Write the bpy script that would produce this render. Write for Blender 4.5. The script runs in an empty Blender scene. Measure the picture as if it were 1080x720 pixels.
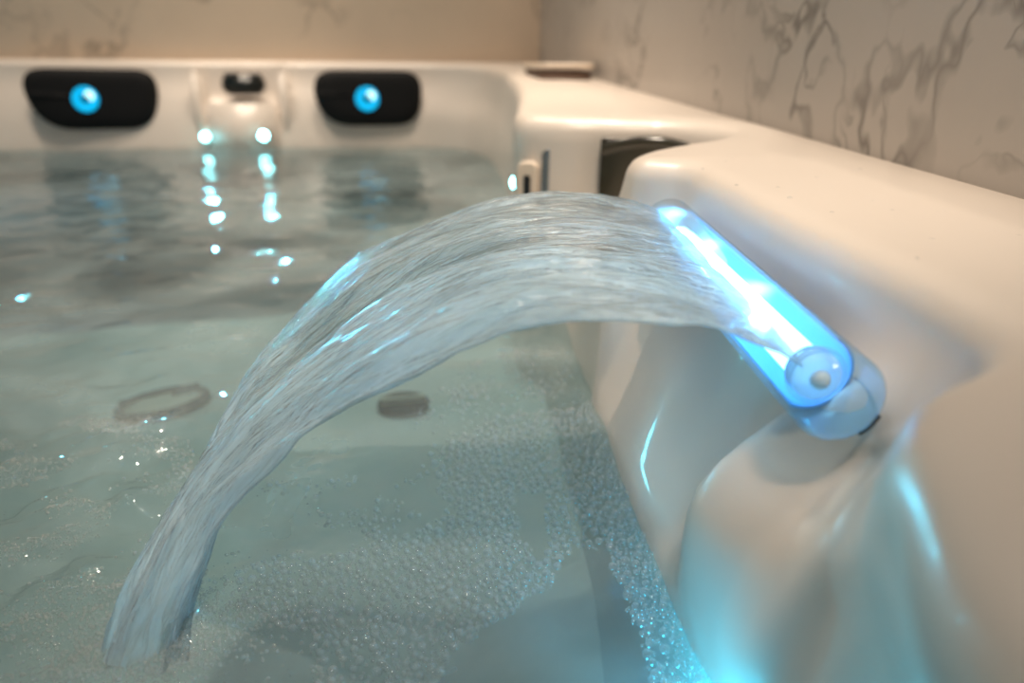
import bpy, bmesh, math, random
import numpy as np
from mathutils import Vector, Matrix

random.seed(7)
rng = np.random.default_rng(11)
S = bpy.context.scene
COL = S.collection
PI = math.pi

# ------------------------------------------------------------------ noise (numpy)
_perm = rng.permutation(256)
_perm = np.concatenate([_perm, _perm])
_ang = rng.random(256) * 2 * PI
_gx, _gy = np.cos(_ang), np.sin(_ang)

def pnoise(x, y):
    x = np.asarray(x, float); y = np.asarray(y, float)
    xi = np.floor(x).astype(int); yi = np.floor(y).astype(int)
    xf = x - xi; yf = y - yi
    u = xf ** 3 * (xf * (xf * 6 - 15) + 10); v = yf ** 3 * (yf * (yf * 6 - 15) + 10)
    def g(ix, iy, dx, dy):
        h = _perm[_perm[ix & 255] + (iy & 255)]
        return _gx[h] * dx + _gy[h] * dy
    a = g(xi, yi, xf, yf); b = g(xi + 1, yi, xf - 1, yf)
    c = g(xi, yi + 1, xf, yf - 1); d = g(xi + 1, yi + 1, xf - 1, yf - 1)
    return (a + u * (b - a)) * (1 - v) + (c + u * (d - c)) * v

def fbm(x, y, o=3, lac=2.03, gain=.5):
    t = 0; a = 1.
    for i in range(o):
        t = t + a * pnoise(x + 17.3 * i, y - 9.1 * i)
        x = x * lac; y = y * lac; a *= gain
    return t

def sstep(a, b, x):
    t = np.clip((np.asarray(x, float) - a) / (b - a), 0, 1)
    return t * t * (3 - 2 * t)

# ------------------------------------------------------------------ materials
def new_mat(name):
    m = bpy.data.materials.new(name); m.use_nodes = True
    nt = m.node_tree; nt.nodes.clear()
    out = nt.nodes.new('ShaderNodeOutputMaterial')
    return m, nt, out

def N(nt, kind, **kw):
    n = nt.nodes.new(kind)
    for k, v in kw.items():
        if k in n.inputs: n.inputs[k].default_value = v
        else: setattr(n, k, v)
    return n

def link(nt, a, b): nt.links.new(a, b)

def rgb(r, g, b): return (r, g, b, 1)

def principled(name, col, rough=.5, metal=0., coat=0., spec=.5, bump=None, emit=None, estr=0.):
    m, nt, out = new_mat(name)
    p = N(nt, 'ShaderNodeBsdfPrincipled')
    p.inputs['Base Color'].default_value = rgb(*col)
    p.inputs['Roughness'].default_value = rough
    p.inputs['Metallic'].default_value = metal
    p.inputs['Coat Weight'].default_value = coat
    p.inputs['Coat Roughness'].default_value = .06
    p.inputs['Specular IOR Level'].default_value = spec
    if emit:
        p.inputs['Emission Color'].default_value = rgb(*emit)
        p.inputs['Emission Strength'].default_value = estr
    if bump:
        sc, st, dist = bump
        tc = N(nt, 'ShaderNodeTexCoord')
        no = N(nt, 'ShaderNodeTexNoise', Scale=sc, Detail=4.0)
        link(nt, tc.outputs['Object'], no.inputs['Vector'])
        b = N(nt, 'ShaderNodeBump', Strength=st, Distance=dist)
        link(nt, no.outputs['Fac'], b.inputs['Height'])
        link(nt, b.outputs['Normal'], p.inputs['Normal'])
    link(nt, p.outputs[0], out.inputs['Surface'])
    return m

def emission(name, col, strength):
    m, nt, out = new_mat(name)
    e = N(nt, 'ShaderNodeEmission', Strength=strength)
    e.inputs['Color'].default_value = rgb(*col)
    link(nt, e.outputs[0], out.inputs['Surface'])
    return m

def marble(name, base, vein, kind):
    """pale stone tile with thin branching veins"""
    m, nt, out = new_mat(name)
    tc = N(nt, 'ShaderNodeTexCoord')
    mp = N(nt, 'ShaderNodeMapping')
    mp.inputs['Scale'].default_value = (1, 1, .75 if kind == 'side' else 1.0)
    link(nt, tc.outputs['Object'], mp.inputs['Vector'])
    warp = N(nt, 'ShaderNodeTexNoise', Scale=3.2, Detail=5.0)
    link(nt, mp.outputs[0], warp.inputs['Vector'])
    add = N(nt, 'ShaderNodeMixRGB', blend_type='LINEAR_LIGHT', Fac=.26)
    link(nt, mp.outputs[0], add.inputs[1]); link(nt, warp.outputs['Color'], add.inputs[2])
    def veins(scale, width, detail=3.0, rough=.55):
        n = N(nt, 'ShaderNodeTexNoise', Scale=scale, Detail=detail, Roughness=rough)
        link(nt, add.outputs[0], n.inputs['Vector'])
        s = N(nt, 'ShaderNodeMath', operation='SUBTRACT'); s.inputs[1].default_value = .5
        link(nt, n.outputs['Fac'], s.inputs[0])
        a = N(nt, 'ShaderNodeMath', operation='ABSOLUTE'); link(nt, s.outputs[0], a.inputs[0])
        r = N(nt, 'ShaderNodeMapRange'); r.inputs['From Min'].default_value = 0
        r.inputs['From Max'].default_value = width
        r.inputs['To Min'].default_value = 1; r.inputs['To Max'].default_value = 0
        link(nt, a.outputs[0], r.inputs['Value'])
        return r.outputs[0]
    v1 = veins(3.4 if kind == 'side' else 2.4, .018)
    v2 = veins(7.5 if kind == 'side' else 4.0, .022)
    mask = N(nt, 'ShaderNodeTexNoise', Scale=5.0, Detail=2.0)
    link(nt, mp.outputs[0], mask.inputs['Vector'])
    mr = N(nt, 'ShaderNodeMapRange'); mr.inputs['From Min'].default_value = .46; mr.inputs['From Max'].default_value = .62
    link(nt, mask.outputs['Fac'], mr.inputs['Value'])
    mul = N(nt, 'ShaderNodeMath', operation='MULTIPLY'); link(nt, v2, mul.inputs[0]); link(nt, mr.outputs[0], mul.inputs[1])
    mr1 = N(nt, 'ShaderNodeMapRange'); mr1.inputs['From Min'].default_value = .36; mr1.inputs['From Max'].default_value = .60
    link(nt, mask.outputs['Fac'], mr1.inputs['Value'])
    mul1 = N(nt, 'ShaderNodeMath', operation='MULTIPLY'); link(nt, v1, mul1.inputs[0]); link(nt, mr1.outputs[0], mul1.inputs[1])
    mx = N(nt, 'ShaderNodeMath', operation='MAXIMUM'); link(nt, mul1.outputs[0], mx.inputs[0]); link(nt, mul.outputs[0], mx.inputs[1])
    cloud = N(nt, 'ShaderNodeTexNoise', Scale=4.0, Detail=6.0, Roughness=.6)
    link(nt, add.outputs[0], cloud.inputs['Vector'])
    c1 = N(nt, 'ShaderNodeMixRGB', blend_type='MIX')
    c1.inputs[1].default_value = rgb(*base)
    c1.inputs[2].default_value = rgb(*[c * .80 for c in base])
    link(nt, cloud.outputs['Fac'], c1.inputs[0])
    c2 = N(nt, 'ShaderNodeMixRGB', blend_type='MIX')
    k = N(nt, 'ShaderNodeMath', operation='MULTIPLY'); k.inputs[1].default_value = .9 if kind == 'side' else .7
    link(nt, mx.outputs[0], k.inputs[0]); link(nt, k.outputs[0], c2.inputs[0])
    link(nt, c1.outputs[0], c2.inputs[1]); c2.inputs[2].default_value = rgb(*vein)
    p = N(nt, 'ShaderNodeBsdfPrincipled', Roughness=.32)
    link(nt, c2.outputs[0], p.inputs['Base Color'])
    link(nt, p.outputs[0], out.inputs['Surface'])
    return m

M = {}
M['acrylic'] = principled('pearl_acrylic', (.70, .625, .55), .33, coat=.10, bump=(9., .03, .02))
M['submerged'] = principled('submerged_acrylic', (.80, .72, .64), .9, spec=.05)
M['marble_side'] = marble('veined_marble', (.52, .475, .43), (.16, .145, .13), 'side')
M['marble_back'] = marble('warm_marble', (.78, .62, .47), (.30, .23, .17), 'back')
M['floor'] = principled('room_floor', (.35, .30, .26), .6)
M['black_pad'] = principled('black_foam_vinyl', (.0028, .003, .0034), .7, spec=.25, bump=(140., .15, .002))
M['black_plastic'] = principled('black_plastic', (.008, .009, .008), .3)
M['smoke_panel'] = principled('smoked_panel', (.030, .026, .014), .16, coat=.5)
M['brown_slot'] = principled('brown_slot', (.10, .055, .035), .6)
M['beige_plastic'] = principled('beige_plastic', (.72, .60, .48), .35)
M['pearl'] = principled('pearly_screw', (.88, .80, .74), .25)
M['chrome'] = principled('brushed_steel', (.55, .56, .56), .25, metal=1.)
M['ring'] = principled('lit_cyan_ring', (.0, .25, .45), .15, emit=(.0, .48, .90), estr=.75)
M['ring_highlight'] = emission('glowing_highlight', (.50, .95, 1.0), 1.6)
M['ring_dark'] = principled('dark_nozzle', (.0, .03, .06), .3)
M['led'] = emission('cyan_led', (.22, .90, 1.0), 22.)
M['core'] = emission('tube_light', (.27, .68, 1.0), 5.)
M['reflector'] = principled('frosted_reflector', (.12, .40, .82), .35)
M['jet_dark'] = principled('jet_black_plastic', (.008, .009, .010), .4)  # near-black plastic for jets, slots and the seam mark
M['jet_grey'] = principled('jet_grey_plastic', (.35, .37, .38), .35)

def schlick(nt, f0, nrm=None):
    # reflectance of a thin clear film: the same from either face
    lw = N(nt, 'ShaderNodeLayerWeight', Blend=.5)
    if nrm: link(nt, nrm, lw.inputs['Normal'])
    pw = N(nt, 'ShaderNodeMath', operation='POWER'); pw.inputs[1].default_value = 5.; link(nt, lw.outputs['Facing'], pw.inputs[0])
    mr = N(nt, 'ShaderNodeMapRange'); mr.inputs['To Min'].default_value = f0; link(nt, pw.outputs[0], mr.inputs['Value'])
    return mr

def water_mat():
    m, nt, out = new_mat('turbid_water')
    tc = N(nt, 'ShaderNodeTexCoord')
    n1 = N(nt, 'ShaderNodeTexNoise', Scale=38., Detail=3.0)
    link(nt, tc.outputs['Object'], n1.inputs['Vector'])
    b = N(nt, 'ShaderNodeBump', Strength=.16, Distance=.01)
    link(nt, n1.outputs['Fac'], b.inputs['Height'])
    fr = schlick(nt, .03, b.outputs[0])
    tr = N(nt, 'ShaderNodeBsdfTransparent'); tr.inputs[0].default_value = rgb(.86, .95, .95)
    df = N(nt, 'ShaderNodeBsdfDiffuse'); df.inputs[0].default_value = rgb(.49, .60, .61)
    # drifting veils of fine air bubbles make the water more or less milky
    n2 = N(nt, 'ShaderNodeTexNoise', Scale=4.2, Detail=5.0, Roughness=.55, Distortion=.6)
    link(nt, tc.outputs['Object'], n2.inputs['Vector'])
    mr = N(nt, 'ShaderNodeMapRange'); mr.inputs['From Min'].default_value = .36; mr.inputs['From Max'].default_value = .66
    mr.inputs['To Min'].default_value = .12; mr.inputs['To Max'].default_value = .46
    link(nt, n2.outputs['Fac'], mr.inputs['Value'])
    mb = N(nt, 'ShaderNodeMixShader'); tl = N(nt, 'ShaderNodeBsdfTranslucent'); tl.inputs[0].default_value = rgb(.50, .58, .57)
    dm = N(nt, 'ShaderNodeMixShader', Fac=.3); link(nt, df.outputs[0], dm.inputs[1]); link(nt, tl.outputs[0], dm.inputs[2])
    link(nt, mr.outputs[0], mb.inputs[0]); link(nt, tr.outputs[0], mb.inputs[1]); link(nt, dm.outputs[0], mb.inputs[2])
    gl = N(nt, 'ShaderNodeBsdfGlossy', Roughness=.03); link(nt, b.outputs[0], gl.inputs['Normal'])
    mg = N(nt, 'ShaderNodeMixShader'); link(nt, fr.outputs[0], mg.inputs[0]); link(nt, mb.outputs[0], mg.inputs[1]); link(nt, gl.outputs[0], mg.inputs[2])
    link(nt, mg.outputs[0], out.inputs['Surface'])
    va = N(nt, 'ShaderNodeVolumeAbsorption', Density=6.5); va.inputs[0].default_value = rgb(.42, .60, .66)
    link(nt, va.outputs[0], out.inputs['Volume'])
    return m
M['water'] = water_mat()

def sheet_mat():
    m, nt, out = new_mat('falling_water')
    uv = N(nt, 'ShaderNodeUVMap', uv_map='flow')
    def streak(sx, sy, det, dist=0.):
        mp = N(nt, 'ShaderNodeMapping'); mp.inputs['Scale'].default_value = (sx, sy, 1)
        link(nt, uv.outputs[0], mp.inputs['Vector'])
        n = N(nt, 'ShaderNodeTexNoise', Scale=1., Detail=det, Roughness=.6, Distortion=dist)
        link(nt, mp.outputs[0], n.inputs['Vector'])
        return n.outputs['Fac']
    s1 = streak(7, 24, 5., 1.1); s2 = streak(16, 95, 3., .4); s3 = streak(4.0, 8, 5., 1.2)
    ad = N(nt, 'ShaderNodeMath', operation='ADD'); link(nt, s1, ad.inputs[0])
    ml = N(nt, 'ShaderNodeMath', operation='MULTIPLY'); ml.inputs[1].default_value = .45; link(nt, s2, ml.inputs[0]); link(nt, ml.outputs[0], ad.inputs[1])
    s4 = streak(34, 62, 2., .3); ad2 = N(nt, 'ShaderNodeMath', operation='ADD'); m4 = N(nt, 'ShaderNodeMath', operation='MULTIPLY'); m4.inputs[1].default_value = .55
    link(nt, s4, m4.inputs[0]); link(nt, ad.outputs[0], ad2.inputs[0]); link(nt, m4.outputs[0], ad2.inputs[1])
    b = N(nt, 'ShaderNodeBump', Strength=.5, Distance=.006)
    sx = N(nt, 'ShaderNodeSeparateXYZ'); link(nt, uv.outputs[0], sx.inputs[0])
    mo = N(nt, 'ShaderNodeMath', operation='PINGPONG'); mo.inputs[1].default_value = 2.
    link(nt, sx.outputs[0], mo.inputs[0])
    ms = N(nt, 'ShaderNodeMapRange'); ms.inputs['From Max'].default_value = .35; ms.inputs['To Min'].default_value = .10; ms.inputs['To Max'].default_value = .9
    link(nt, mo.outputs[0], ms.inputs['Value']); link(nt, ms.outputs[0], b.inputs['Strength'])
    link(nt, ad2.outputs[0], b.inputs['Height'])
    tr = N(nt, 'ShaderNodeBsdfTransparent'); tr.inputs[0].default_value = rgb(.93, .97, .98)
    rf = N(nt, 'ShaderNodeBsdfRefraction', Roughness=.10, IOR=1.22); rf.inputs[0].default_value = rgb(.96, .98, 1.); link(nt, b.outputs[0], rf.inputs['Normal'])
    tx = N(nt, 'ShaderNodeMixShader', Fac=.38); link(nt, tr.outputs[0], tx.inputs[1]); link(nt, rf.outputs[0], tx.inputs[2])
    df = N(nt, 'ShaderNodeBsdfDiffuse'); df.inputs[0].default_value = rgb(.78, .94, 1.)
    tl = N(nt, 'ShaderNodeBsdfTranslucent'); tl.inputs[0].default_value = rgb(.78, .94, 1.)
    md = N(nt, 'ShaderNodeMixShader', Fac=.5); link(nt, df.outputs[0], md.inputs[1]); link(nt, tl.outputs[0], md.inputs[2])
    mr = N(nt, 'ShaderNodeMapRange'); mr.inputs['From Min'].default_value = .36; mr.inputs['From Max'].default_value = .66
    mr.inputs['To Min'].default_value = .05; mr.inputs['To Max'].default_value = .62
    av = N(nt, 'ShaderNodeMath', operation='ADD'); link(nt, s3, av.inputs[0]); link(nt, s1, av.inputs[1])
    hv = N(nt, 'ShaderNodeMath', operation='MULTIPLY'); hv.inputs[1].default_value = .5; link(nt, av.outputs[0], hv.inputs[0])
    at = N(nt, 'ShaderNodeAttribute', attribute_name='thickness')
    am = N(nt, 'ShaderNodeMath', operation='MULTIPLY_ADD'); am.inputs[1].default_value = .10; link(nt, at.outputs['Fac'], am.inputs[0]); link(nt, hv.outputs[0], am.inputs[2])
    link(nt, am.outputs[0], mr.inputs['Value'])
    mb = N(nt, 'ShaderNodeMixShader'); link(nt, mr.outputs[0], mb.inputs[0]); link(nt, tx.outputs[0], mb.inputs[1]); link(nt, md.outputs[0], mb.inputs[2])
    fr = schlick(nt, .06, b.outputs[0])
    gl = N(nt, 'ShaderNodeBsdfGlossy', Roughness=.25); link(nt, b.outputs[0], gl.inputs['Normal'])
    mg = N(nt, 'ShaderNodeMixShader'); link(nt, fr.outputs[0], mg.inputs[0]); link(nt, mb.outputs[0], mg.inputs[1]); link(nt, gl.outputs[0], mg.inputs[2])
    link(nt, mg.outputs[0], out.inputs['Surface'])
    return m
M['sheet'] = sheet_mat()

def clear_mat(name, tint, milky, milk_col, rough=.02, ior=1.45):
    m, nt, out = new_mat(name)
    tr = N(nt, 'ShaderNodeBsdfTransparent'); tr.inputs[0].default_value = rgb(*tint)
    df = N(nt, 'ShaderNodeBsdfDiffuse'); df.inputs[0].default_value = rgb(*milk_col)
    tl = N(nt, 'ShaderNodeBsdfTranslucent'); tl.inputs[0].default_value = rgb(*milk_col)
    md = N(nt, 'ShaderNodeMixShader', Fac=.5); link(nt, df.outputs[0], md.inputs[1]); link(nt, tl.outputs[0], md.inputs[2])
    mb = N(nt, 'ShaderNodeMixShader', Fac=milky); link(nt, tr.outputs[0], mb.inputs[1]); link(nt, md.outputs[0], mb.inputs[2])
    fr = schlick(nt, ((ior - 1) / (ior + 1)) ** 2)
    gl = N(nt, 'ShaderNodeBsdfGlossy', Roughness=rough)
    mg = N(nt, 'ShaderNodeMixShader'); link(nt, fr.outputs[0], mg.inputs[0]); link(nt, mb.outputs[0], mg.inputs[1]); link(nt, gl.outputs[0], mg.inputs[2])
    link(nt, mg.outputs[0], out.inputs['Surface'])
    return m
M['tube'] = clear_mat('clear_acrylic', (.84, .95, 1.), .22, (.42, .74, .98), .06)
M['cap'] = clear_mat('clear_end_cap', (.93, .97, 1.), .18, (.80, .84, .88), .05)
M['plug'] = clear_mat('frosted_plug', (.9, .96, 1.), .82, (.80, .90, .97), .12)
M['bubble'] = clear_mat('soap_bubble', (.98, .99, .99), .20, (.90, .93, .93), .05, 2.3)
M['froth'] = clear_mat('fine_froth', (1., 1., 1.), .28, (.82, .82, .80), .06, 1.7)
M['drop'] = clear_mat('water_drop', (.98, .99, 1.), .03, (.8, .8, .8), .0, 1.33)

# ------------------------------------------------------------------ object helpers
def link_obj(name, me, mat=None, parent=None, smooth=True):
    o = bpy.data.objects.new(name, me); COL.objects.link(o)
    if mat: me.materials.append(mat)
    if smooth:
        me.polygons.foreach_set('use_smooth', [True] * len(me.polygons))
    if parent: o.parent = parent
    return o

def grid_mesh(name, P, closed_u=False, uv=None):
    """P: (nu, nv, 3)"""
    nu, nv = P.shape[:2]
    idx = np.arange(nu * nv).reshape(nu, nv)
    a = idx[:-1, :-1]; b = idx[1:, :-1]; c = idx[1:, 1:]; d = idx[:-1, 1:]
    F = np.stack([a, b, c, d], -1).reshape(-1, 4)
    if closed_u:
        e = np.stack([idx[-1, :-1], idx[0, :-1], idx[0, 1:], idx[-1, 1:]], -1)
        F = np.concatenate([F, e])
    me = bpy.data.meshes.new(name)
    me.from_pydata(P.reshape(-1, 3).tolist(), [], F.tolist())
    if uv is not None:
        l = me.uv_layers.new(name='flow')
        vi = np.empty(len(me.loops), int); me.loops.foreach_get('vertex_index', vi)
        l.data.foreach_set('uv', uv.reshape(-1, 2)[vi].ravel())
    me.update()
    return me

def bm_obj(name, bm, mat, parent=None, smooth=True):
    me = bpy.data.meshes.new(name); bm.to_mesh(me); bm.free()
    return link_obj(name, me, mat, parent, smooth)

def tag(o, label, cat=None, group=None, kind=None):
    if label: o['label'] = label
    if cat: o['category'] = cat
    if group: o['group'] = group
    if kind: o['kind'] = kind
    return o

def empty(name, loc):
    o = bpy.data.objects.new(name, None); COL.objects.link(o); o.location = loc
    o.empty_display_size = .05
    return o

def lathe(name, prof, axis_m, mat, parent=None, seg=48):
    """prof: list of (r, h) along local +Z, axis_m: 4x4 matrix"""
    P = np.zeros((seg, len(prof), 3))
    for i in range(seg):
        a = 2 * PI * i / seg
        for j, (r, h) in enumerate(prof):
            P[i, j] = axis_m @ Vector((r * math.cos(a), r * math.sin(a), h))
    me = grid_mesh(name, P, closed_u=True)
    bm = bmesh.new(); bm.from_mesh(me)
    bmesh.ops.remove_doubles(bm, verts=bm.verts, dist=1e-6)
    bmesh.ops.recalc_face_normals(bm, faces=bm.faces)
    bm.to_mesh(me); bm.free()
    return link_obj(name, me, mat, parent)

def frame_from(z, origin, xhint=(0, 0, 1)):
    z = Vector(z).normalized(); x = Vector(xhint); x = (x - z * x.dot(z)).normalized(); y = z.cross(x)
    m = Matrix((x, y, z)).transposed().to_4x4(); m.translation = Vector(origin)
    return m

def outline_solid(name, pts, depth, mat, parent, fm, bevel=.004, seg=3, bulge=0.):
    """closed outline (local xy) extruded to a bevelled slab along local z"""
    bm = bmesh.new()
    vs = [bm.verts.new((x, y, 0)) for x, y in pts]
    f = bm.faces.new(vs)
    r = bmesh.ops.extrude_face_region(bm, geom=[f])
    top = [v for v in r['geom'] if isinstance(v, bmesh.types.BMVert)]
    for v in top: v.co.z += depth
    if bevel:
        es = [e for e in bm.edges if len(e.link_faces) == 2 and all(v in top for v in e.verts)]
        bmesh.ops.bevel(bm, geom=es, offset=bevel, segments=seg, affect='EDGES', profile=.6)
    bmesh.ops.recalc_face_normals(bm, faces=bm.faces)
    for v in bm.verts: v.co = fm @ v.co
    o = bm_obj(name, bm, mat, parent, smooth=False)
    return o

def catmull(P, n, closed=False):
    """P (k, ...) -> dense along axis 0 (centripetal-ish uniform)"""
    P = np.asarray(P, float); k = len(P); out = []
    segs = k if closed else k - 1
    for i in range(segs):
        if closed: p0, p1, p2, p3 = P[(i - 1) % k], P[i], P[(i + 1) % k], P[(i + 2) % k]
        else:
            p1, p2 = P[i], P[i + 1]
            p0 = P[i - 1] if i > 0 else 2 * p1 - p2
            p3 = P[i + 2] if i + 2 < k else 2 * p2 - p1
        # tangents limited by the shorter neighbour so that tight corners do not overshoot
        d1 = np.linalg.norm(p1 - p0, axis=-1, keepdims=True) + 1e-9
        d2 = np.linalg.norm(p2 - p1, axis=-1, keepdims=True) + 1e-9
        d3 = np.linalg.norm(p3 - p2, axis=-1, keepdims=True) + 1e-9
        t1 = ((p1 - p0) / d1 * d2 + (p2 - p1) / d2 * d1) / (d1 + d2)
        t2 = ((p2 - p1) / d2 * d3 + (p3 - p2) / d3 * d2) / (d2 + d3)
        m1 = t1 * d2; m2 = t2 * d2
        for j in range(n):
            t = j / n
            out.append((2 * t ** 3 - 3 * t * t + 1) * p1 + (t ** 3 - 2 * t * t + t) * m1
                       + (-2 * t ** 3 + 3 * t * t) * p2 + (t ** 3 - t * t) * m2)
    if not closed: out.append(P[-1])
    return np.array(out)

# ------------------------------------------------------------------ room
def wall_x(y): return .405 + 0. * y
YB = 2.11          # back wall at the right corner
def yb(x): return YB + 0. * x
ZF = -.78
def quad(name, pts, mat, kind='structure', thick=None, n=None):
    bm = bmesh.new(); f = bm.faces.new([bm.verts.new(p) for p in pts])
    if thick:
        r = bmesh.ops.extrude_face_region(bm, geom=[f])
        for v in r['geom']:
            if isinstance(v, bmesh.types.BMVert): v.co += Vector(thick)
        bmesh.ops.recalc_face_normals(bm, faces=bm.faces)
    o = bm_obj(name, bm, mat, smooth=False); o['kind'] = kind
    return o
YN = -1.2
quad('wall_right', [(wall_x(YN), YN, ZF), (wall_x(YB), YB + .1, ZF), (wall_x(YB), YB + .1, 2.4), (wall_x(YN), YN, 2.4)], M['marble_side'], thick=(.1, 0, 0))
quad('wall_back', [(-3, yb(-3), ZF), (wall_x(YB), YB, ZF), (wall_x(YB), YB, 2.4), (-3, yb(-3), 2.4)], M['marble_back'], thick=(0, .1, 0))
quad('floor', [(-3, YN, ZF), (wall_x(YN) + .1, YN, ZF), (wall_x(YB) + .1, YB, ZF), (-3, YB, ZF)], M['floor'], thick=(0, 0, -.1))

# ------------------------------------------------------------------ tub shell
tub = empty('hot_tub', (0, 0, ZF))
tag(tub, 'white acrylic hot tub full of water, built in against the marble walls', 'hot tub')
TI = Matrix.Translation((0, 0, -ZF))

# stations along the inner edge: rim (.178), .12, .08, .03, 0
ST = [
 # near block, undercut below its rolled edge
 [(.098, -.30), (.125, -.30), (.140, -.30), (.148, -.30), (.150, -.30)],
 [(.098, -.08), (.125, -.08), (.142, -.08), (.150, -.08), (.153, -.08)],
 [(.101, .06), (.128, .075), (.145, .08), (.153, .085), (.155, .085)],
 [(.109, .106), (.135, .125), (.150, .14), (.156, .15), (.158, .15)],
 [(.122, .136), (.150, .165), (.162, .185), (.162, .195), (.160, .195)],
 [(.133, .160), (.166, .200), (.172, .222), (.160, .222), (.155, .222)],
 [(.158, .186), (.190, .236), (.168, .243), (.150, .240), (.147, .243)],
 # notch below the spout: crease, flat facet, ridge, hollow
 [(.198, .208), (.203, .258), (.162, .250), (.147, .250), (.145, .252)],
 [(.213, .226), (.197, .268), (.154, .260), (.144, .262), (.143, .262)],
 [(.219, .262), (.180, .296), (.148, .304), (.142, .300), (.143, .295)],
 [(.220, .308), (.203, .314), (.180, .319), (.156, .326), (.146, .330)],
 [(.220, .370), (.212, .378), (.196, .385), (.166, .38), (.148, .38)],
 [(.222, .440), (.210, .440), (.191, .440), (.166, .44), (.152, .44)],
 [(.224, .515), (.211, .510), (.192, .505), (.170, .50), (.157, .50)],
 # pillar
 [(.220, .560), (.206, .548), (.186, .540), (.168, .537), (.159, .535)],
 [(.208, .567), (.188, .562), (.172, .557), (.163, .552), (.160, .552)],
 [(.192, .578), (.175, .575), (.168, .570), (.165, .565), (.163, .562)],
 [(.190, .602), (.173, .605), (.168, .605), (.166, .605), (.166, .605)],
 [(.206, .628), (.188, .635), (.172, .64), (.170, .65), (.169, .65)],
 [(.236, .655), (.218, .66), (.192, .68), (.178, .70), (.174, .70)],
 # notch
 [(.300, .700), (.285, .705), (.235, .72), (.185, .745), (.178, .745)],
 [(.345, .755), (.325, .755), (.255, .76), (.190, .785), (.180, .785)],
 [(.330, .808), (.315, .805), (.255, .80), (.190, .815), (.180, .815)],
 [(.240, .850), (.240, .848), (.225, .845), (.188, .845), (.179, .845)],
 [(.180, .868), (.180, .866), (.182, .865), (.178, .865), (.174, .865)],
 # far block
 [(.158, .885), (.159, .885), (.161, .885), (.163, .885), (.165, .885)],
 [(.150, .930), (.152, .930), (.155, .930), (.160, .930), (.163, .930)],
 [(.165, 1.02), (.165, 1.02), (.166, 1.02), (.170, 1.02), (.172, 1.02)],
 [(.205, 1.25), (.203, 1.25), (.201, 1.25), (.201, 1.25), (.201, 1.25)],
 [(.240, 1.58), (.236, 1.58), (.230, 1.58), (.226, 1.58), (.225, 1.58)],
 [(.250, 1.80), (.243, 1.80), (.232, 1.80), (.224, 1.79), (.222, 1.79)],
 [(.215, 1.97), (.205, 1.95), (.192, 1.93), (.182, 1.92), (.180, 1.915)],
 [(.120, 2.035), (.110, 2.01), (.100, 1.99), (.095, 1.98), (.095, 1.975)],
]
def far(x, rec=0.):
    return [(x, 2.050 + rec * .5), (x, 2.022 + rec), (x, 2.002 + rec * .3), (x, 1.985), (x, 1.978)]
for x, rec in ((.0, 0), (-.13, 0), (-.225, 0), (-.262, .0), (-.285, .022), (-.37, .022), (-.445, .022), (-.47, .0), (-.52, 0), (-.7, 0), (-.9, 0), (-1.10, 0)):
    ST.append(far(x, rec))
ST += [
 [(-1.24, 1.99), (-1.23, 1.97), (-1.21, 1.95), (-1.20, 1.94), (-1.20, 1.94)],
 [(-1.30, 1.85), (-1.28, 1.84), (-1.26, 1.83), (-1.24, 1.83), (-1.24, 1.83)],
 [(-1.31, 1.00), (-1.29, 1.00), (-1.27, 1.00), (-1.25, 1.00), (-1.25, 1.00)],
 [(-1.31, .20), (-1.29, .20), (-1.27, .20), (-1.25, .20), (-1.25, .20)],
 [(-1.27, -.25), (-1.25, -.24), (-1.23, -.23), (-1.22, -.22), (-1.22, -.22)],
 [(-1.15, -.38), (-1.14, -.37), (-1.13, -.36), (-1.12, -.35), (-1.12, -.35)],
 [(-.60, -.40), (-.60, -.39), (-.60, -.38), (-.60, -.37), (-.60, -.37)],
 [(-.05, -.40), (-.04, -.39), (-.03, -.38), (-.02, -.37), (-.02, -.37)],
]
ST = np.array(ST, float)
SUB = 7
D = catmull(ST, SUB, closed=True)            # (n, 5, 2)
rim = D[:, 0]
tng = np.roll(rim, -1, 0) - np.roll(rim, 1, 0)
tng /= np.linalg.norm(tng, axis=1, keepdims=True) + 1e-9
nrm = np.stack([tng[:, 1], -tng[:, 0]], 1)   # outward (path runs far-ward on the right side)
for _ in range(10):
    nrm = (np.roll(nrm, 1, 0) + nrm * 2 + np.roll(nrm, -1, 0)) / 4
nrm /= np.linalg.norm(nrm, axis=1, keepdims=True)
outer = np.zeros_like(rim)
i_c = 31 * SUB                                # station at the far right corner
yo = rim[:, 1].copy()
for i in range(len(rim)):
    x, y = rim[i]
    k = i / SUB
    if k <= 31: outer[i] = (wall_x(y) - .002, y)
    elif k <= 33:
        t = (k - 31) / 2; yy = 1.97 + (YB - .004 - 1.97) * min(1, t * 2)
        outer[i] = (wall_x(yy) - .002 if t < .5 else wall_x(YB) * (1 - (t - .5) * 2), yy)
    elif k <= 44: outer[i] = (x, yb(x) - .004)
    elif k <= 46: outer[i] = (x - .12, y + .1)
    elif k <= 49: outer[i] = (x - .14, y)
    else: outer[i] = (x + .0, y - .14) if k > 50 else (x - .1, y - .1)
outer[:i_c, 1] = np.maximum.accumulate(outer[:i_c, 1]); outer[:i_c, 0] = wall_x(outer[:i_c, 1]) - .002
for _ in range(3):
    outer[i_c + 20:] = (np.roll(outer, 1, 0) + outer * 2 + np.roll(outer, -1, 0))[i_c + 20:] / 4
outer[:, 1] = np.minimum(outer[:, 1], YB - .004); outer[:, 0] = np.minimum(outer[:, 0], .402)
def lev(xy, z): return np.concatenate([xy, np.full((len(xy), 1), z)], 1)
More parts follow.
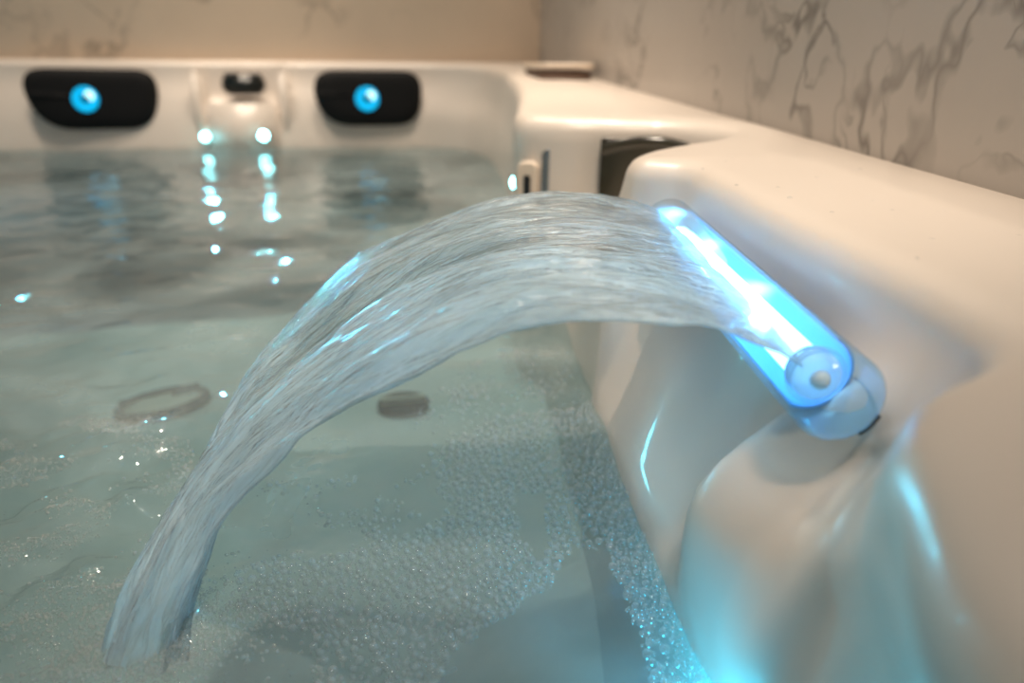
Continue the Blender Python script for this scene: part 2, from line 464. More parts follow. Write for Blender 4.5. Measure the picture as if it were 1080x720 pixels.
def off(d):
    p = rim + nrm * d
    lim = np.array([wall_x(y) - .006 for y in p[:, 1]])
    p[:i_c, 0] = np.minimum(p[:i_c, 0], lim[:i_c])
    p[:, 1] = np.minimum(p[:, 1], yb(p[:, 0]) - .010)
    return p
top_in = off(.026)
L = [lev(outer, -.70 - 0.0 * 1), lev(outer, .19), lev(outer * .985 + top_in * .015, .2005), lev(outer * .5 + top_in * .5, .2025), lev(top_in, .2015),
     lev(off(.015), .1998), lev(off(.008), .1962), lev(off(.0032), .1895), lev(off(.0008), .1800), lev(rim * .9 + D[:, 1] * .1, .168),
     lev(rim * .55 + D[:, 1] * .45, .146), lev(D[:, 1], .12), lev(D[:, 2], .08), lev(D[:, 3], .03), lev(D[:, 4], 0.),
     lev(D[:, 4] + nrm * .004, -.04), lev(D[:, 4] - nrm * .008, -.14), lev(D[:, 4] - nrm * .02, -.58)]
# smooth the visible side between the levels
low = catmull(np.array(L[4:16]), 3)
shell_P = np.concatenate([np.array(L[:4]), low, np.array(L[16:])], 0)
shell_P = np.transpose(shell_P, (1, 0, 2))
shell_P[:, :, 2] -= ZF
print('shell max', shell_P.reshape(-1, 3).max(0))
me = grid_mesh('shell', shell_P[::-1], closed_u=True)
shell = link_obj('shell', me, M['acrylic'], tub)

# floor of the tub: a raised seat all round and a deep footwell
nx, ny = 90, 110
X, Y = np.meshgrid(np.linspace(-1.24, .24, nx), np.linspace(-.40, 2.05, ny), indexing='ij')
def bed_z(X, Y):
    d = 1 - sstep(.0, 1., np.sqrt(((X + .62) / .52) ** 4 + ((Y - 1.50) / .34) ** 4) - .35)
    d2 = 1 - sstep(0., 1., np.sqrt(((X - .02) / .26) ** 2 + ((Y - .20) / .22) ** 2) - .3)
    return -.135 - .13 * d - .14 * d2 + .012 * fbm(X * 4, Y * 4, 2)
P = np.stack([X, Y, bed_z(X, Y) - ZF], -1)
link_obj('seat_and_footwell', grid_mesh('seat_and_footwell', P), M['submerged'], tub)

# ------------------------------------------------------------------ water
def splash(x, y): return np.exp(-(((x + .22) / .17) ** 2 + ((y - .42) / .20) ** 2))
def calm(x, y): return np.exp(-(((x - .04) / .11) ** 2 + ((y - .36) / .14) ** 2))
def water_h(x, y):
    s = splash(x, y); c = calm(x, y)
    h = .0022 * fbm(x * 7 + 2 * pnoise(x * 2, y * 2), y * 9, 3)
    h = h + .0034 * (1 - c) * fbm(x * 15, y * 21, 2)
    h = h + s * (.011 * fbm(x * 17, y * 17, 4, gain=.55) + .0042 * np.abs(pnoise(x * 48, y * 60)) + .0015 * pnoise(x * 110, y * 120))
    d = np.hypot(x + .138, y - .325)
    h = h + np.exp(-(d / .05) ** 2) * (.0018 + .0035 * fbm(x * 60, y * 60, 2))
    return h * (1 - .55 * c)
def warp_axis(a, b, c, n, k):
    t = np.linspace(-1, 1, n); f = np.sinh(k * t) / np.sinh(k)
    return np.where(f < 0, c + f * (c - a), c + f * (b - c))
gx = warp_axis(-1.30, .36, -.05, 420, 1.6); gy = warp_axis(-.42, 2.04, .40, 520, 2.2)
X, Y = np.meshgrid(gx, gy, indexing='ij')
Z = water_h(X, Y)
nu, nv = X.shape
P = np.stack([X, Y, Z], -1)
me = grid_mesh('water', P)
bm = bmesh.new(); bm.from_mesh(me)
be = [e for e in bm.edges if e.is_boundary]
r = bmesh.ops.extrude_edge_only(bm, edges=be)
nvs = [v for v in r['geom'] if isinstance(v, bmesh.types.BMVert)]
for v in nvs: v.co.z = -.62
bmesh.ops.contextual_create(bm, geom=[e for e in bm.edges if e.is_boundary])
bmesh.ops.recalc_face_normals(bm, faces=bm.faces)
bm.to_mesh(me); bm.free()
water = link_obj('bath_water', me, M['water'])
tag(water, 'rippling grey-teal water filling the hot tub', 'water', kind='stuff')

# ------------------------------------------------------------------ falling sheet of water
EA = [(.206, .532, .160), (.197, .530, .170), (.176, .530, .178), (.148, .530, .183), (.088, .530, .184), (.022, .530, .166), (-.027, .530, .139), (-.071, .522, .103),
      (-.105, .490, .072), (-.122, .428, .036), (-.136, .352, .008), (-.138, .326, -.008)]
EB = [(.178, .276, .160), (.168, .272, .167), (.157, .270, .173), (.142, .270, .178), (.109, .276, .186), (.056, .295, .182), (.008, .308, .156), (-.030, .327, .124),
      (-.066, .338, .090), (-.104, .338, .050), (-.121, .318, .017), (-.130, .303, -.008)]
A = catmull(EA, 26); B = catmull(EB, 26)
nt_ = len(A); nv_ = 130
t = np.linspace(0, 1, nt_)[:, None]; v = np.linspace(0, 1, nv_)[None, :]
base = A[:, None, :] * (1 - v[..., None]) + B[:, None, :] * v[..., None]
du = np.gradient(base, axis=0); dv = np.gradient(base, axis=1)
nn = np.cross(du, dv); nn /= np.linalg.norm(nn, axis=-1, keepdims=True) + 1e-12
if nn[20, 60, 2] < 0: nn = -nn
width = np.linalg.norm(A - B, axis=1)[:, None]
env = (.12 + .88 * sstep(.08, .45, t)) * np.ones_like(v)
edge = np.sqrt(np.clip(1 - (2 * v - 1) ** 2, 0, 1))
tt = t * np.ones_like(v); vv = v * np.ones_like(t)
wv = vv + .10 * pnoise(tt * 3.1, vv * 3)
ridge = .0085 * fbm(tt * 2.6 + .3, wv * 6, 3) + .0036 * fbm(tt * 8 + 4, wv * 20, 3) + .0010 * fbm(tt * 24, wv * 75, 2)
ridge = ridge - .007 * np.exp(-((wv - .50) / .07) ** 2) + .004 * np.exp(-((wv - .74) / .14) ** 2)
bow = .010 * (4 * vv * (1 - vv)) * sstep(.45, 1., tt)         # the stream closes to a rounded rope as it falls
disp = env * ridge + bow
thick = (.0016 + .0030 * edge * (.35 + .65 * tt) + .012 * edge * sstep(.6, 1., tt)) * (.25 + .75 * edge)
top = base + nn * (disp + thick)[..., None]
bot = base + nn * (disp - thick - .0015 * env * fbm(tt * 5 + 9, vv * 22, 2))[..., None]
ring = np.concatenate([top, bot[:, ::-1]], 1)
uv = np.concatenate([np.stack([tt, vv], -1), np.stack([tt + 4., vv + 3.1], -1)[:, ::-1]], 1)
R = np.transpose(ring, (1, 0, 2)); U = np.transpose(uv, (1, 0, 2))
me = grid_mesh('water_sheet', R, closed_u=True, uv=U)
tk = np.clip(sstep(.36, .80, wv) * 1.3 - .42 + .6 * sstep(.62, .95, tt), -1, 1)
tk2 = np.transpose(np.concatenate([tk, tk[:, ::-1]], 1), (1, 0))
la = me.attributes.new('thickness', 'FLOAT', 'POINT'); la.data.foreach_set('value', tk2.ravel().astype(np.float32))
sheet = link_obj('water_sheet', me, M['sheet'])
tag(sheet, 'curving sheet of falling water lit blue, pouring from the glowing tube into the tub', 'waterfall')

# ------------------------------------------------------------------ spout tube
T0 = Vector((.1835, .257, .1545)); T1 = Vector((.2095, .545, .1575))
ax = (T1 - T0).normalized(); LT = (T1 - T0).length
spout = empty('waterfall_spout', T0)
tag(spout, 'clear acrylic waterfall tube glowing blue along the tub wall under the rim', 'waterfall spout')
fm = frame_from(ax, (0, 0, 0))
RT = .0205
prof = [(0.0001, -.011)]
for i in range(1, 10):
    a = PI / 2 * i / 9
    prof.append((RT * math.sin(a) * .98 + .0004, -.011 + .011 * (1 - math.cos(a))))
prof += [(RT, .004), (RT, LT * .25), (RT, LT * .5), (RT, LT * .75), (RT, LT - .006), (RT * .85, LT)]
lathe('outer_tube', prof, fm, M['tube'], spout, 64)
# light tube inside
RC = .0088
core = lathe('light_tube', [(.0001, .030), (RC, .030), (RC, LT * .4), (RC, LT * .80), (RC * .9, LT * .86), (.0001, LT * .86)], fm, M['core'], spout, 40)
core['label'] = 'white-hot light rod inside the tube'
fp = fm @ Matrix.Translation((0, 0, .015))
P = np.zeros((25, 4, 3))  # half shell added behind the rod to keep its light off the wall
for i in range(25):
    a = math.radians(28 + 176 * i / 24)
    for j, (rr, hh) in enumerate(((.0178, .024), (.0178, LT * .90), (.0192, LT * .90), (.0192, .024))):
        q = fm @ Vector((rr * math.cos(a), rr * math.sin(a), hh)); P[i, j] = q
P = np.concatenate([P, P[:, :1]], 1)
me = grid_mesh('reflector', P); bm = bmesh.new(); bm.from_mesh(me)
bmesh.ops.remove_doubles(bm, verts=bm.verts, dist=1e-6)
bmesh.ops.holes_fill(bm, edges=[e for e in bm.edges if e.is_boundary]); bmesh.ops.recalc_face_normals(bm, faces=bm.faces)
bm.to_mesh(me); bm.free()
link_obj('reflector', me, M['reflector'], spout, smooth=False)
# end plug with rings and a pale centre screw
plug = lathe('end_plug', [(.0001, .002), (.0095, .002), (.0112, .0035), (.0118, .006), (.0118, .013), (.0001, .0135)], fp, M['plug'], spout, 48)
lathe('plug_ring', [(.0122, .004), (.0138, .004), (.0142, .006), (.0138, .008), (.0122, .008), (.0122, .004)], fp, M['cap'], plug, 48)
lathe('plug_screw', [(.0001, -.0032), (.0022, -.0026), (.0040, -.0008), (.0048, .002), (.0001, .0022)], fp, M['pearl'], plug, 24)
# dark joint mark low on the end of the tube
bm = bmesh.new()
seg = 8
ringv = []
for i in range(seg + 1):
    a = math.radians(112 + 34 * i / seg)
    row = []
    for rr, hh in ((RT * 1.0, -.0035), (RT * 1.03, -.0035), (RT * 1.03, -.0010), (RT * 1.0, -.0010)):
        row.append(bm.verts.new(fm @ Vector((rr * math.cos(a), rr * math.sin(a), hh))))
    ringv.append(row)
for i in range(seg):
    for j in range(4):
        bm.faces.new((ringv[i][j], ringv[i + 1][j], ringv[i + 1][(j + 1) % 4], ringv[i][(j + 1) % 4]))
bm.faces.new(ringv[0][::-1]); bm.faces.new(ringv[-1])
bmesh.ops.recalc_face_normals(bm, faces=bm.faces)
bm_obj('seam_clip', bm, M['jet_dark'], spout)

# ------------------------------------------------------------------ headrest pillows with lit neck jets
def round_outline(pts, rads, n=8):
    """rounded polygon: pts ccw, rads per corner"""
    out = []
    k = len(pts)
    for i in range(k):
        p0 = Vector(pts[i - 1]); p1 = Vector(pts[i]); p2 = Vector(pts[(i + 1) % k]); r = rads[i]
        a = (p0 - p1).normalized(); b = (p2 - p1).normalized()
        A_ = p1 + a * r; B_ = p1 + b * r
        for j in range(n + 1):
            s = j / n
            q = A_ * (1 - s) ** 2 + p1 * 2 * s * (1 - s) + B_ * s * s
            out.append((q.x, q.y))
    return out

def headrest(name, cx, cz, hw, hh, jet, tilt, label, skew):
    root = empty(name, (cx, 1.995, cz))
    tag(root, label, 'headrest', 'black headrests on the far wall of the tub')
    nrmv = Vector((tilt, -1, .16)).normalized()
    f = frame_from(nrmv, (0, .012, 0), (1, 0, 0))
    pts = [(-hw + skew, -hh), (hw - .010, -hh), (hw, hh * .96), (-hw, hh * .96)]
    ol = round_outline(pts, [.080, .062, .050, .062])
    # domed pad: nested rings shrinking towards the front
    ol = np.array(ol); c = ol.mean(0)
    rings = []
    for s, z in ((1.0, -.012), (1.02, .004), (1.0, .016), (.94, .024), (.82, .028), (.6, .030), (.3, .030), (.001, .030)):
        q = c + (ol - c) * s
        zz = np.full((len(q), 1), z) + (.002 * (q[:, :1] / hw) ** 2 if z > 0 else 0)
        rings.append(np.concatenate([q, zz], 1))
    R = np.transpose(np.array(rings), (1, 0, 2))
    mt = np.array(f)
    R = R @ mt[:3, :3].T + mt[:3, 3]
    me = grid_mesh('pad', R, closed_u=True)
    bm = bmesh.new(); bm.from_mesh(me); bmesh.ops.recalc_face_normals(bm, faces=bm.faces); bm.to_mesh(me); bm.free()
    link_obj('pad', me, M['black_pad'], root)
    g = f @ Matrix.Translation((jet[0], jet[1], .0295)) @ Matrix.Scale(.71, 4)
    ring = lathe('jet_ring', [(.012, .002), (.020, .0005), (.030, .004), (.036, .007), (.0395, .006), (.041, .0)], g, M['ring'], root, 40)
    ring['label'] = 'glowing cyan jet ring'
    lathe('jet_nozzle', [(.0001, .003), (.009, .003), (.0125, .001), (.0125, -.002)], g, M['ring_dark'], ring, 28)
    # highlight on the ring's upper right, made as a glowing crescent
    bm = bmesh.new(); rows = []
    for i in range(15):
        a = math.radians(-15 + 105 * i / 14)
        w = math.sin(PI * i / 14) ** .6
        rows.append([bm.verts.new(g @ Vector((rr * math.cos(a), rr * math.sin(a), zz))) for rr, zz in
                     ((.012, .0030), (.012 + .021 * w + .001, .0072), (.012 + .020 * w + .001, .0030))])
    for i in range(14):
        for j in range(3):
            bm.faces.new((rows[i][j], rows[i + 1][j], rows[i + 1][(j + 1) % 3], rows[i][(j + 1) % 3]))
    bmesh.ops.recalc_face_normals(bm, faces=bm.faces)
    bm_obj('jet_highlight', bm, M['ring_highlight'], ring)
    return root
headrest('headrest', -.712, .116, .150, .070, (-.008, -.002), .12, 'larger black headrest with a lit blue jet, left of the dark knob', .030)
headrest('headrest', -.056, .119, .137, .067, (-.003, -.004), .05, 'black headrest with a lit blue jet, nearer the right tub corner', .018)

# dark control knob on the ledge between the headrests
KT = Matrix.Translation((-.356, 2.0, .128 - ZF))
bm = bmesh.new()
bmesh.ops.create_cube(bm, size=1.)
for v_ in bm.verts: v_.co = Vector((v_.co.x * .098 - .0, v_.co.y * .05 + .012, v_.co.z * .044 + .022))
bmesh.ops.bevel(bm, geom=list(bm.edges), offset=.009, segments=3, affect='EDGES')
for v_ in bm.verts: v_.co = KT @ v_.co
kn = bm_obj('control_knob', bm, M['black_plastic'], tub)
kn['label'] = 'small black control knob between the headrests'
lathe('knob_cap', [(.0001, .034), (.014, .034), (.0185, .030), (.020, .022), (.020, .0), (.0001, .0)], KT @ Matrix.Translation((-.026, .004, .016)), M['black_plastic'], kn, 28)
lathe('knob_cap', [(.0001, .030), (.012, .030), (.016, .026), (.017, .018), (.017, .0), (.0001, .0)], KT @ Matrix.Translation((.030, .004, .018)), M['black_plastic'], kn, 28)

# moulded ledge under the knob, with a raised rib either side
bm = bmesh.new()
for cx, wx, y0, z0, z1 in ((-.365, .160, 1.966, -.06, .108), (-.470, .022, 1.985, -.06, .178), (-.262, .022, 1.985, -.06, .178)):
    q = bmesh.ops.create_cube(bm, size=1.)
    for v_ in q['verts']:
        u_ = v_.co.copy(); zz = z0 + (z1 - z0) * (u_.z + .5)
        v_.co = Vector((cx + u_.x * wx, y0 + .05 * (u_.y + .5) + .16 * max(zz, 0.) * (.55 if wx > .1 else .22), zz - ZF))
bmesh.ops.bevel(bm, geom=list(bm.edges), offset=.006, segments=3, affect='EDGES')
bm_obj('ledge', bm, M['acrylic'], tub)

# LED beads at the waterline (parts of the tub; the unseen ones are added)
def led(x, y, z, n, r=.012, power=1.2):
    g = frame_from(n, (x, y, z - ZF))
    pr = [(r * 1.35, -.006), (r * 1.35, .001), (r * 1.05, .003)]
    bz = lathe('led_light', pr, g, M['chrome'], tub, 24)
    dome = [(r * math.cos(a), .002 + r * .7 * math.sin(a)) for a in np.linspace(0, PI / 2 - .001, 7)]
    d = lathe('led_lens', dome, g, M['led'], bz, 24)
    d['label'] = 'bright cyan lens'
led(-.457, 1.976, .030, (0, -1, .15), .009); led(-.316, 1.966, .033, (0, -1, .15), .0105)
led(.166, 1.00, .100, (-.8, -.6, .1), .009)
led(.152, .222, -.008, (-.8, .3, .4), .008)  # unseen bead added below the view for teal on the alcove

for q in (1.15, 1.55): led(-1.246, q, .03, (1, 0, .15), .010)  # unseen beads added on the left wall for glints on the sheet
led(-1.02, 1.982, .03, (0, -1, .15), .010)  # unseen bead added out of view for cyan flecks on the sheet

# ------------------------------------------------------------------ dark panel in the rim notch
pf = Matrix.Translation((.283, .835, .153 - ZF)) @ frame_from((-.32, -1, .05), (0, -.012, 0), (1, 0, 0))
ol = round_outline([(-.050, -.055), (.050, -.050), (.050, .024), (-.050, .030)], [.004] * 4, 3)
pn = outline_solid('control_panel', ol, .010, M['smoke_panel'], tub, pf, .002)
pn['label'] = 'dark olive glossy panel in the notch of the rim'
bm = bmesh.new(); rows = []
for i in range(13):
    s = i / 12; x = -.048 + .096 * s; y = .010 + .010 * math.sin(s * PI * .9)
    rows.append([bm.verts.new(pf @ Vector((x, y + dy, zz))) for dy, zz in ((0, .0095), (.004, .0125), (.010, .0125), (.013, .0095))])
for i in range(12):
    for j in range(3): bm.faces.new((rows[i][j], rows[i + 1][j], rows[i + 1][j + 1], rows[i][j + 1]))
bmesh.ops.recalc_face_normals(bm, faces=bm.faces)
bm_obj('curved_trim', bm, M['smoke_panel'], pn)

# ------------------------------------------------------------------ slotted filter cover at the far block's corner
fl = empty('filter_cover', (.160, .878, .10))
tag(fl, 'upright beige filter cover with two dark slots on the right tub wall', 'filter cover')
ff = frame_from((-.45, -1, .05), (0, 0, 0), (1, 0, 0))
ol = round_outline([(-.013, -.075), (.013, -.075), (.013, .050), (-.013, .050)], [.012] * 4, 6)
cov = outline_solid('cover_plate', ol, .010, M['beige_plastic'], fl, ff, .004)
for z0, z1 in ((-.062, -.010), (.004, .034)):
    ol = round_outline([(-.0042, z0), (.0042, z0), (.0042, z1), (-.0042, z1)], [.004] * 4, 4)
    outline_solid('slot', ol, .0016, M['jet_dark'], cov, ff @ Matrix.Translation((0, 0, .0095)), 0)
ol = round_outline([(.016, -.075), (.026, -.075), (.026, .066), (.016, .060)], [.004] * 4, 4)
st = outline_solid('steel_strip', ol, .006, M['chrome'], fl, ff, .002)

# ------------------------------------------------------------------ raised cap on the far right corner of the rim
cp = empty('pop_up_cap', (.332, 1.55, .2005))
tag(cp, 'low beige cap with a dark brown slit on the far right corner of the rim', 'cap')
ol = round_outline([(-.050, -.10), (.055, -.10), (.055, .10), (-.050, .10)], [.035] * 4, 6)
outline_solid('cap_base', ol, .013, M['brown_slot'], cp, Matrix.Translation((0, 0, .001)), .002)
ol = round_outline([(-.052, -.085), (.058, -.105), (.058, .11), (-.055, .11)], [.038] * 4, 6)
outline_solid('cap_lid', ol, .010, M['beige_plastic'], cp, Matrix.Translation((0, 0, .016)) @ Matrix.Rotation(-.05, 4, 'X'), .004)

# ------------------------------------------------------------------ underwater jets (parts of the tub)
def floor_jet(x, y, r, ang, stretch, bar):
    z = float(bed_z(np.array(x), np.array(y))) - ZF + .006
    g = Matrix.Translation((x, y, z)) @ Matrix.Rotation(ang, 4, 'Z') @ Matrix.Diagonal((stretch, 1, 1, 1))
    rg = lathe('floor_jet', [(r * .84, .0), (r * .86, .006), (r * .93, .008), (r, .005), (r * 1.02, -.004)], g, M['jet_dark'], tub, 40)
    if bar:
        lathe('jet_face', [(.0001, .004), (r * .5, .005), (r * .84, .001)], g, M['jet_dark'], rg, 40)
        bm = bmesh.new(); bmesh.ops.create_cube(bm, size=1.)
        for v_ in bm.verts: v_.co = g @ Vector((v_.co.x * r * 1.7, v_.co.y * r * .22, .008 + v_.co.z * .008))
        bm_obj('jet_bar', bm, M['beige_plastic'], rg, smooth=False)
    else:
        lathe('jet_face', [(.0001, .006), (r * .5, .008), (r * .84, .001)], g, M['beige_plastic'], rg, 40)
        lathe('jet_hole', [(.0001, .0105), (r * .2, .010), (r * .22, .004)], g @ Matrix.Translation((r * .42, .1 * r, 0)), M['jet_dark'], rg, 16)
        bm = bmesh.new(); bmesh.ops.create_cube(bm, size=1.)
        for v_ in bm.verts: v_.co = g @ Vector((v_.co.x * r * 1.7, v_.co.y * r * .13 + r * .42, .008 + v_.co.z * .006))
        bm_obj('jet_bar', bm, M['jet_dark'], rg, smooth=False)
floor_jet(-.292, .856, .032, .45, 1.7, False)
floor_jet(-.002, .806, .024, .1, 1.3, True)

# ------------------------------------------------------------------ foam: bubbles floating on the water
MAIN = [(0.018, 0.481), (0.071, 0.533), (0.138, 0.541), (0.156, 0.535), (0.149, 0.414), (0.143, 0.305), (0.141, 0.251), (.139, .235), (0.113, 0.235), (0.117, 0.294), (0.12, 0.357), (0.097, 0.364), (0.08, 0.328), (0.041, 0.304), (0.019, 0.287), (-0.001, 0.255), (-0.051, 0.260), (-0.055, 0.314), (-0.097, 0.334), (-0.107, 0.361), (-0.06, 0.372), (-0.008, 0.383), (0.023, 0.409)]
HOLE = [(0.071, 0.43), (0.091, 0.422), (0.086, 0.371), (0.075, 0.345), (0.068, 0.373)]
SPARSE = [(0.002, 0.542), (0.068, 0.646), (0.165, 0.682), (0.155, 0.538), (0.134, 0.525), (0.026, 0.454)]
SPL = [(-0.32, 0.537), (-0.241, 0.60), (-0.164, 0.53), (-0.139, 0.411), (-0.120, 0.31), (-0.120, 0.27), (-0.22, 0.27)]
MID = [(-0.125, 0.409), (-0.088, 0.469), (-0.007, 0.498), (0.018, 0.481), (0.023, 0.409), (-0.008, 0.383), (-0.107, 0.362)]
def inside(poly, x, y):
    p = np.array(poly); c = np.zeros(x.shape, bool); j = len(p) - 1
    for i in range(len(p)):
        xi, yi = p[i]; xj, yj = p[j]
        m = ((yi > y) != (yj > y)) & (x < (xj - xi) * (y - yi) / (yj - yi + 1e-12) + xi)
        c ^= m; j = i
    return c
def scatter(poly, n, rmin, rmax, pw, excl=(), dens=None):
    p = np.array(poly); lo, hi = p.min(0), p.max(0)
    x = rng.uniform(lo[0], hi[0], n); y = rng.uniform(lo[1], hi[1], n)
    wob = .006
    xx = x + wob * pnoise(x * 70, y * 70); yy = y + wob * pnoise(x * 70 + 40, y * 70)
    k = inside(poly, xx, yy)
    for e in excl: k &= ~inside(e, xx, yy)
    if dens is not None: k &= rng.random(n) < dens(x, y)
    r = rmin + (rmax - rmin) * rng.random(n) ** pw
    return np.stack([x, y, r], 1)[k]
cand = np.concatenate([
    scatter(MAIN, 9000, .0011, .0031, 2.2, (HOLE,)),
    scatter(MAIN, 30000, .0005, .0012, 2., (HOLE,), dens=lambda x, y: .25 + .75 * sstep(-.1, .3, fbm(x * 24 + 5, y * 24, 2))),
    scatter(SPARSE, 3000, .0008, .0024, 2., dens=lambda x, y: .15 + .85 * sstep(.05, .35, pnoise(x * 30, y * 30))),
    scatter(SPL, 700, .0008, .0020, 2.5, dens=lambda x, y: sstep(-.05, .4, fbm(x * 22, y * 22, 2))),
    scatter(MID, 1300, .0008, .0024, 2.2, dens=lambda x, y: sstep(.05, .4, fbm(x * 26 + 3, y * 26, 2))),
])
# collar of fine bubbles along the wall
e0 = D[:, 4]; sel = (np.arange(len(e0)) > 5 * SUB) & (np.arange(len(e0)) < 15 * SUB)
ew = e0[sel]; q = ew[rng.integers(0, len(ew) - 1, 1600)]
cand = np.concatenate([cand, np.stack([q[:, 0] - np.abs(rng.normal(0, .004, 1600)) - .001, q[:, 1] + rng.normal(0, .004, 1600), rng.uniform(.0005, .0013, 1600)], 1)])
cand = cand[np.argsort(-cand[:, 2])]
# dart throwing on a hash so that bubbles touch but hardly overlap
def thin_out(cand, k_=.95):
    cand = cand[np.argsort(-cand[:, 2])]
    cell = .0066; H = {}; keep = []
    for x, y, r_ in cand:
        ci, cj = int(math.floor(x / cell)), int(math.floor(y / cell)); ok = True
        for a in (-1, 0, 1):
            for b in (-1, 0, 1):
                for (x2, y2, r2) in H.get((ci + a, cj + b), ()):
                    if (x - x2) ** 2 + (y - y2) ** 2 < (k_ * (r_ + r2)) ** 2: ok = False; break
                if not ok: break
            if not ok: break
        if ok:
            H.setdefault((ci, cj), []).append((x, y, r_)); keep.append((x, y, r_))
    return np.array(keep)
def domes(name, keep, mat, seg=10, rings_=4):
    dv_ = [(0, 0, 1.)]
    for i in range(1, rings_ + 1):
        a = (PI * .56) * i / rings_
        for j in range(seg):
            b = 2 * PI * j / seg
            dv_.append((math.sin(a) * math.cos(b), math.sin(a) * math.sin(b), math.cos(a)))
    dv_ = np.array(dv_); f3 = np.array([(0, 1 + j, 1 + (j + 1) % seg) for j in range(seg)]); f4 = []
    for i in range(rings_ - 1):
        for j in range(seg):
            a = 1 + i * seg + j; b = 1 + i * seg + (j + 1) % seg
            f4.append((a, a + seg, b + seg, b))
    f4 = np.array(f4)
    zb = water_h(keep[:, 0], keep[:, 1])
    V = dv_[None] * keep[:, None, 2:3] + np.stack([keep[:, 0], keep[:, 1], zb], 1)[:, None]
    offs = (np.arange(len(keep)) * len(dv_))[:, None, None]
    me = bpy.data.meshes.new(name)
    me.from_pydata(V.reshape(-1, 3).tolist(), [], (f3[None] + offs).reshape(-1, 3).tolist() + (f4[None] + offs).reshape(-1, 4).tolist())
    return link_obj(name, me, mat)
keep = thin_out(cand)
foam = domes('foam_bubbles', keep, M['bubble'])
tag(foam, 'clusters of small clear foam bubbles floating on the water', 'foam', kind='stuff')
th = rng.uniform(0, 2 * PI, 5000); rd = np.abs(rng.normal(0, .020, 5000)) + .010
fr_ = np.concatenate([np.stack([-.137 + rd * np.cos(th) * 1.25, .322 + rd * np.sin(th), .0004 + .0010 * rng.random(5000) ** 2], 1),
    scatter(SPL, 30000, .0004, .0011, 2.2, dens=lambda x, y: sstep(-.02, .45, fbm(x * 17, y * 26, 3)))])
fr_ = thin_out(fr_, .8)
froth = domes('splash_froth', fr_, M['froth'], 7, 3)
tag(froth, 'fine white froth where the falling sheet hits the water', 'froth', kind='stuff')
print('bubbles', len(keep), len(fr_))

# splashed droplets lying on the rim
dr = [(.138 + .09, .471), (.229, .532), (.297, .49), (.292, .415), (.289, .391), (.253, .461), (.24, .30), (.27, .33), (.31, .37), (.25, .39), (.33, .45), (.26, .56), (.30, .58), (.245, .43), (.17, .08), (.28, .28), (.35, .52), (.32, .33)]
bm = bmesh.new()
for x, y in dr:
    rr = random.uniform(.0010, .0019)
    q = bmesh.ops.create_uvsphere(bm, u_segments=14, v_segments=8, radius=rr)
    for v_ in q['verts']: v_.co = Vector((v_.co.x + x, v_.co.y + y, v_.co.z * .5 + .2017))
dro = bm_obj('water_droplets', bm, M['drop'])
tag(dro, 'tiny splashed water droplets on the white rim beside the wall', 'droplets', kind='stuff')

# ------------------------------------------------------------------ lights
def point(name, loc, col, power, r):
    l = bpy.data.lights.new(name, 'POINT'); l.color = col; l.energy = power; l.shadow_soft_size = r
    o = bpy.data.objects.new(name, l); o.location = loc; COL.objects.link(o); return o
WARM = (1., .84, .68)
def spot(name, loc, to, col, power, r, deg):
    l = bpy.data.lights.new(name, 'SPOT'); l.color = col; l.energy = power; l.shadow_soft_size = r
    l.spot_size = math.radians(deg); l.spot_blend = .5
    o = bpy.data.objects.new(name, l); o.location = loc; COL.objects.link(o)
    o.rotation_euler = (Vector(to) - Vector(loc)).to_track_quat('-Z', 'Y').to_euler(); return o
def downlight(x, y, power, deg, z=2.2, blend=.6):
    o = spot('overhead_spot', (x, y, z), (x, y + .001, 0), WARM, power, .035, deg); o.data.spot_blend = blend
downlight(.24, .95, 112, 45)
downlight(-.42, 1.40, 62, 56)
downlight(-.35, .55, 14, 50)
spot('overhead_spot', (.0, -.65, 2.2), (.14, .66, .15), WARM, 95, .16, 26)  # aimed spot added behind the camera to brighten the pillar's front
downlight(.12, 1.72, 75, 50)
downlight(-.85, 1.78, 62, 50)
al = bpy.data.lights.new('overhead_fill', 'AREA'); al.shape = 'RECTANGLE'; al.size = 2.2; al.size_y = 2.6  # large unseen fill added overhead for soft top light
al.energy = 3.5; al.color = (1., .93, .86)
ao = bpy.data.objects.new('overhead_fill', al); ao.location = (-.35, .8, 2.35); COL.objects.link(ao)
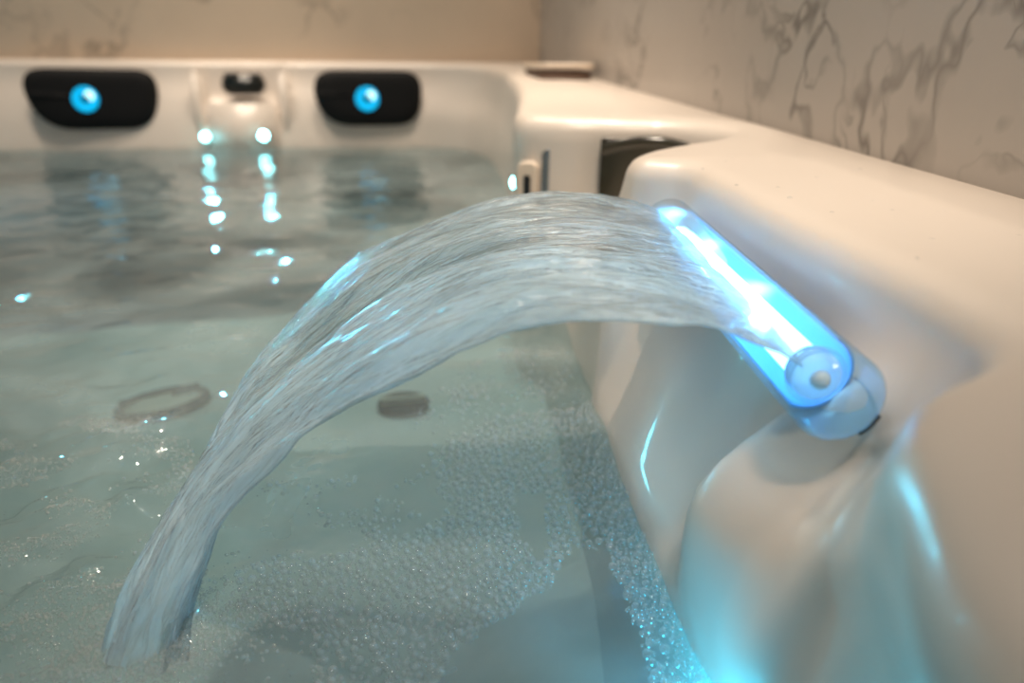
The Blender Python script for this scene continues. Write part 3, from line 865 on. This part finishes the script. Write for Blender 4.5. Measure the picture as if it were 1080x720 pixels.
CY = (.03, .64, 1.)
for q in (.34, .42, .50): spot('tube_beam', (.188 + .09 * (q - .26), q, .166), (-.1, q + .02, .175), (.14, .60, 1.), 2.0, .006, 120)
for q in ((-.457, 1.950, .036), (-.316, 1.940, .04)): spot('cyan_beam', q, (-.10, .50, .13), (.08, .70, 1.), 26., .009, 15)
spot('cyan_beam', (-1.02, 1.955, .04), (-.08, .5, .10), (.08, .75, 1.), 5., .010, 14)  # beam of the added far bead, aimed to fleck the sheet
spot('cyan_beam', (.128, .222, .006), (.13, .36, .05), CY, .02, .006, 165)  # beam of the added near bead, tinting the alcove teal
point('underwater_fill', (-.62, 1.30, -.19), (.18, .66, 1.), 1.8, .05)  # unseen light added in the footwell to turn the water bluer
spot('underwater_fill', (.088, .200, -.055), (.155, .36, .05), CY, 1.3, .02, 84)  # unseen light added under the water to throw teal on the alcove
w = bpy.data.worlds.new('room_light'); S.world = w; w.use_nodes = True
bg = w.node_tree.nodes['Background']; bg.inputs[0].default_value = rgb(.80, .90, .90); bg.inputs[1].default_value = .14

# ------------------------------------------------------------------ camera
cam = bpy.data.cameras.new('camera'); co = bpy.data.objects.new('camera', cam); COL.objects.link(co)
cam.sensor_width = 36; cam.lens = 780 / 1080 * 36; cam.clip_start = .01
p, y_, r_ = map(math.radians, (23.3, 9.2, .9))
fwd = Vector((math.sin(y_) * math.cos(p), math.cos(y_) * math.cos(p), -math.sin(p)))
right = Vector((math.cos(y_), -math.sin(y_), 0)); up = right.cross(fwd)
r2 = right * math.cos(r_) + up * math.sin(r_); u2 = -right * math.sin(r_) + up * math.cos(r_)
m = Matrix((r2, u2, -fwd)).transposed().to_4x4(); m.translation = (0, 0, .30)
co.matrix_world = m
cam.dof.use_dof = True; cam.dof.focus_distance = .44; cam.dof.aperture_fstop = 3.8
S.camera = co
S.view_settings.view_transform = 'Standard'; S.view_settings.look = 'None'
S.view_settings.exposure = .36; S.view_settings.gamma = 1.; S.view_settings.use_curve_mapping = False
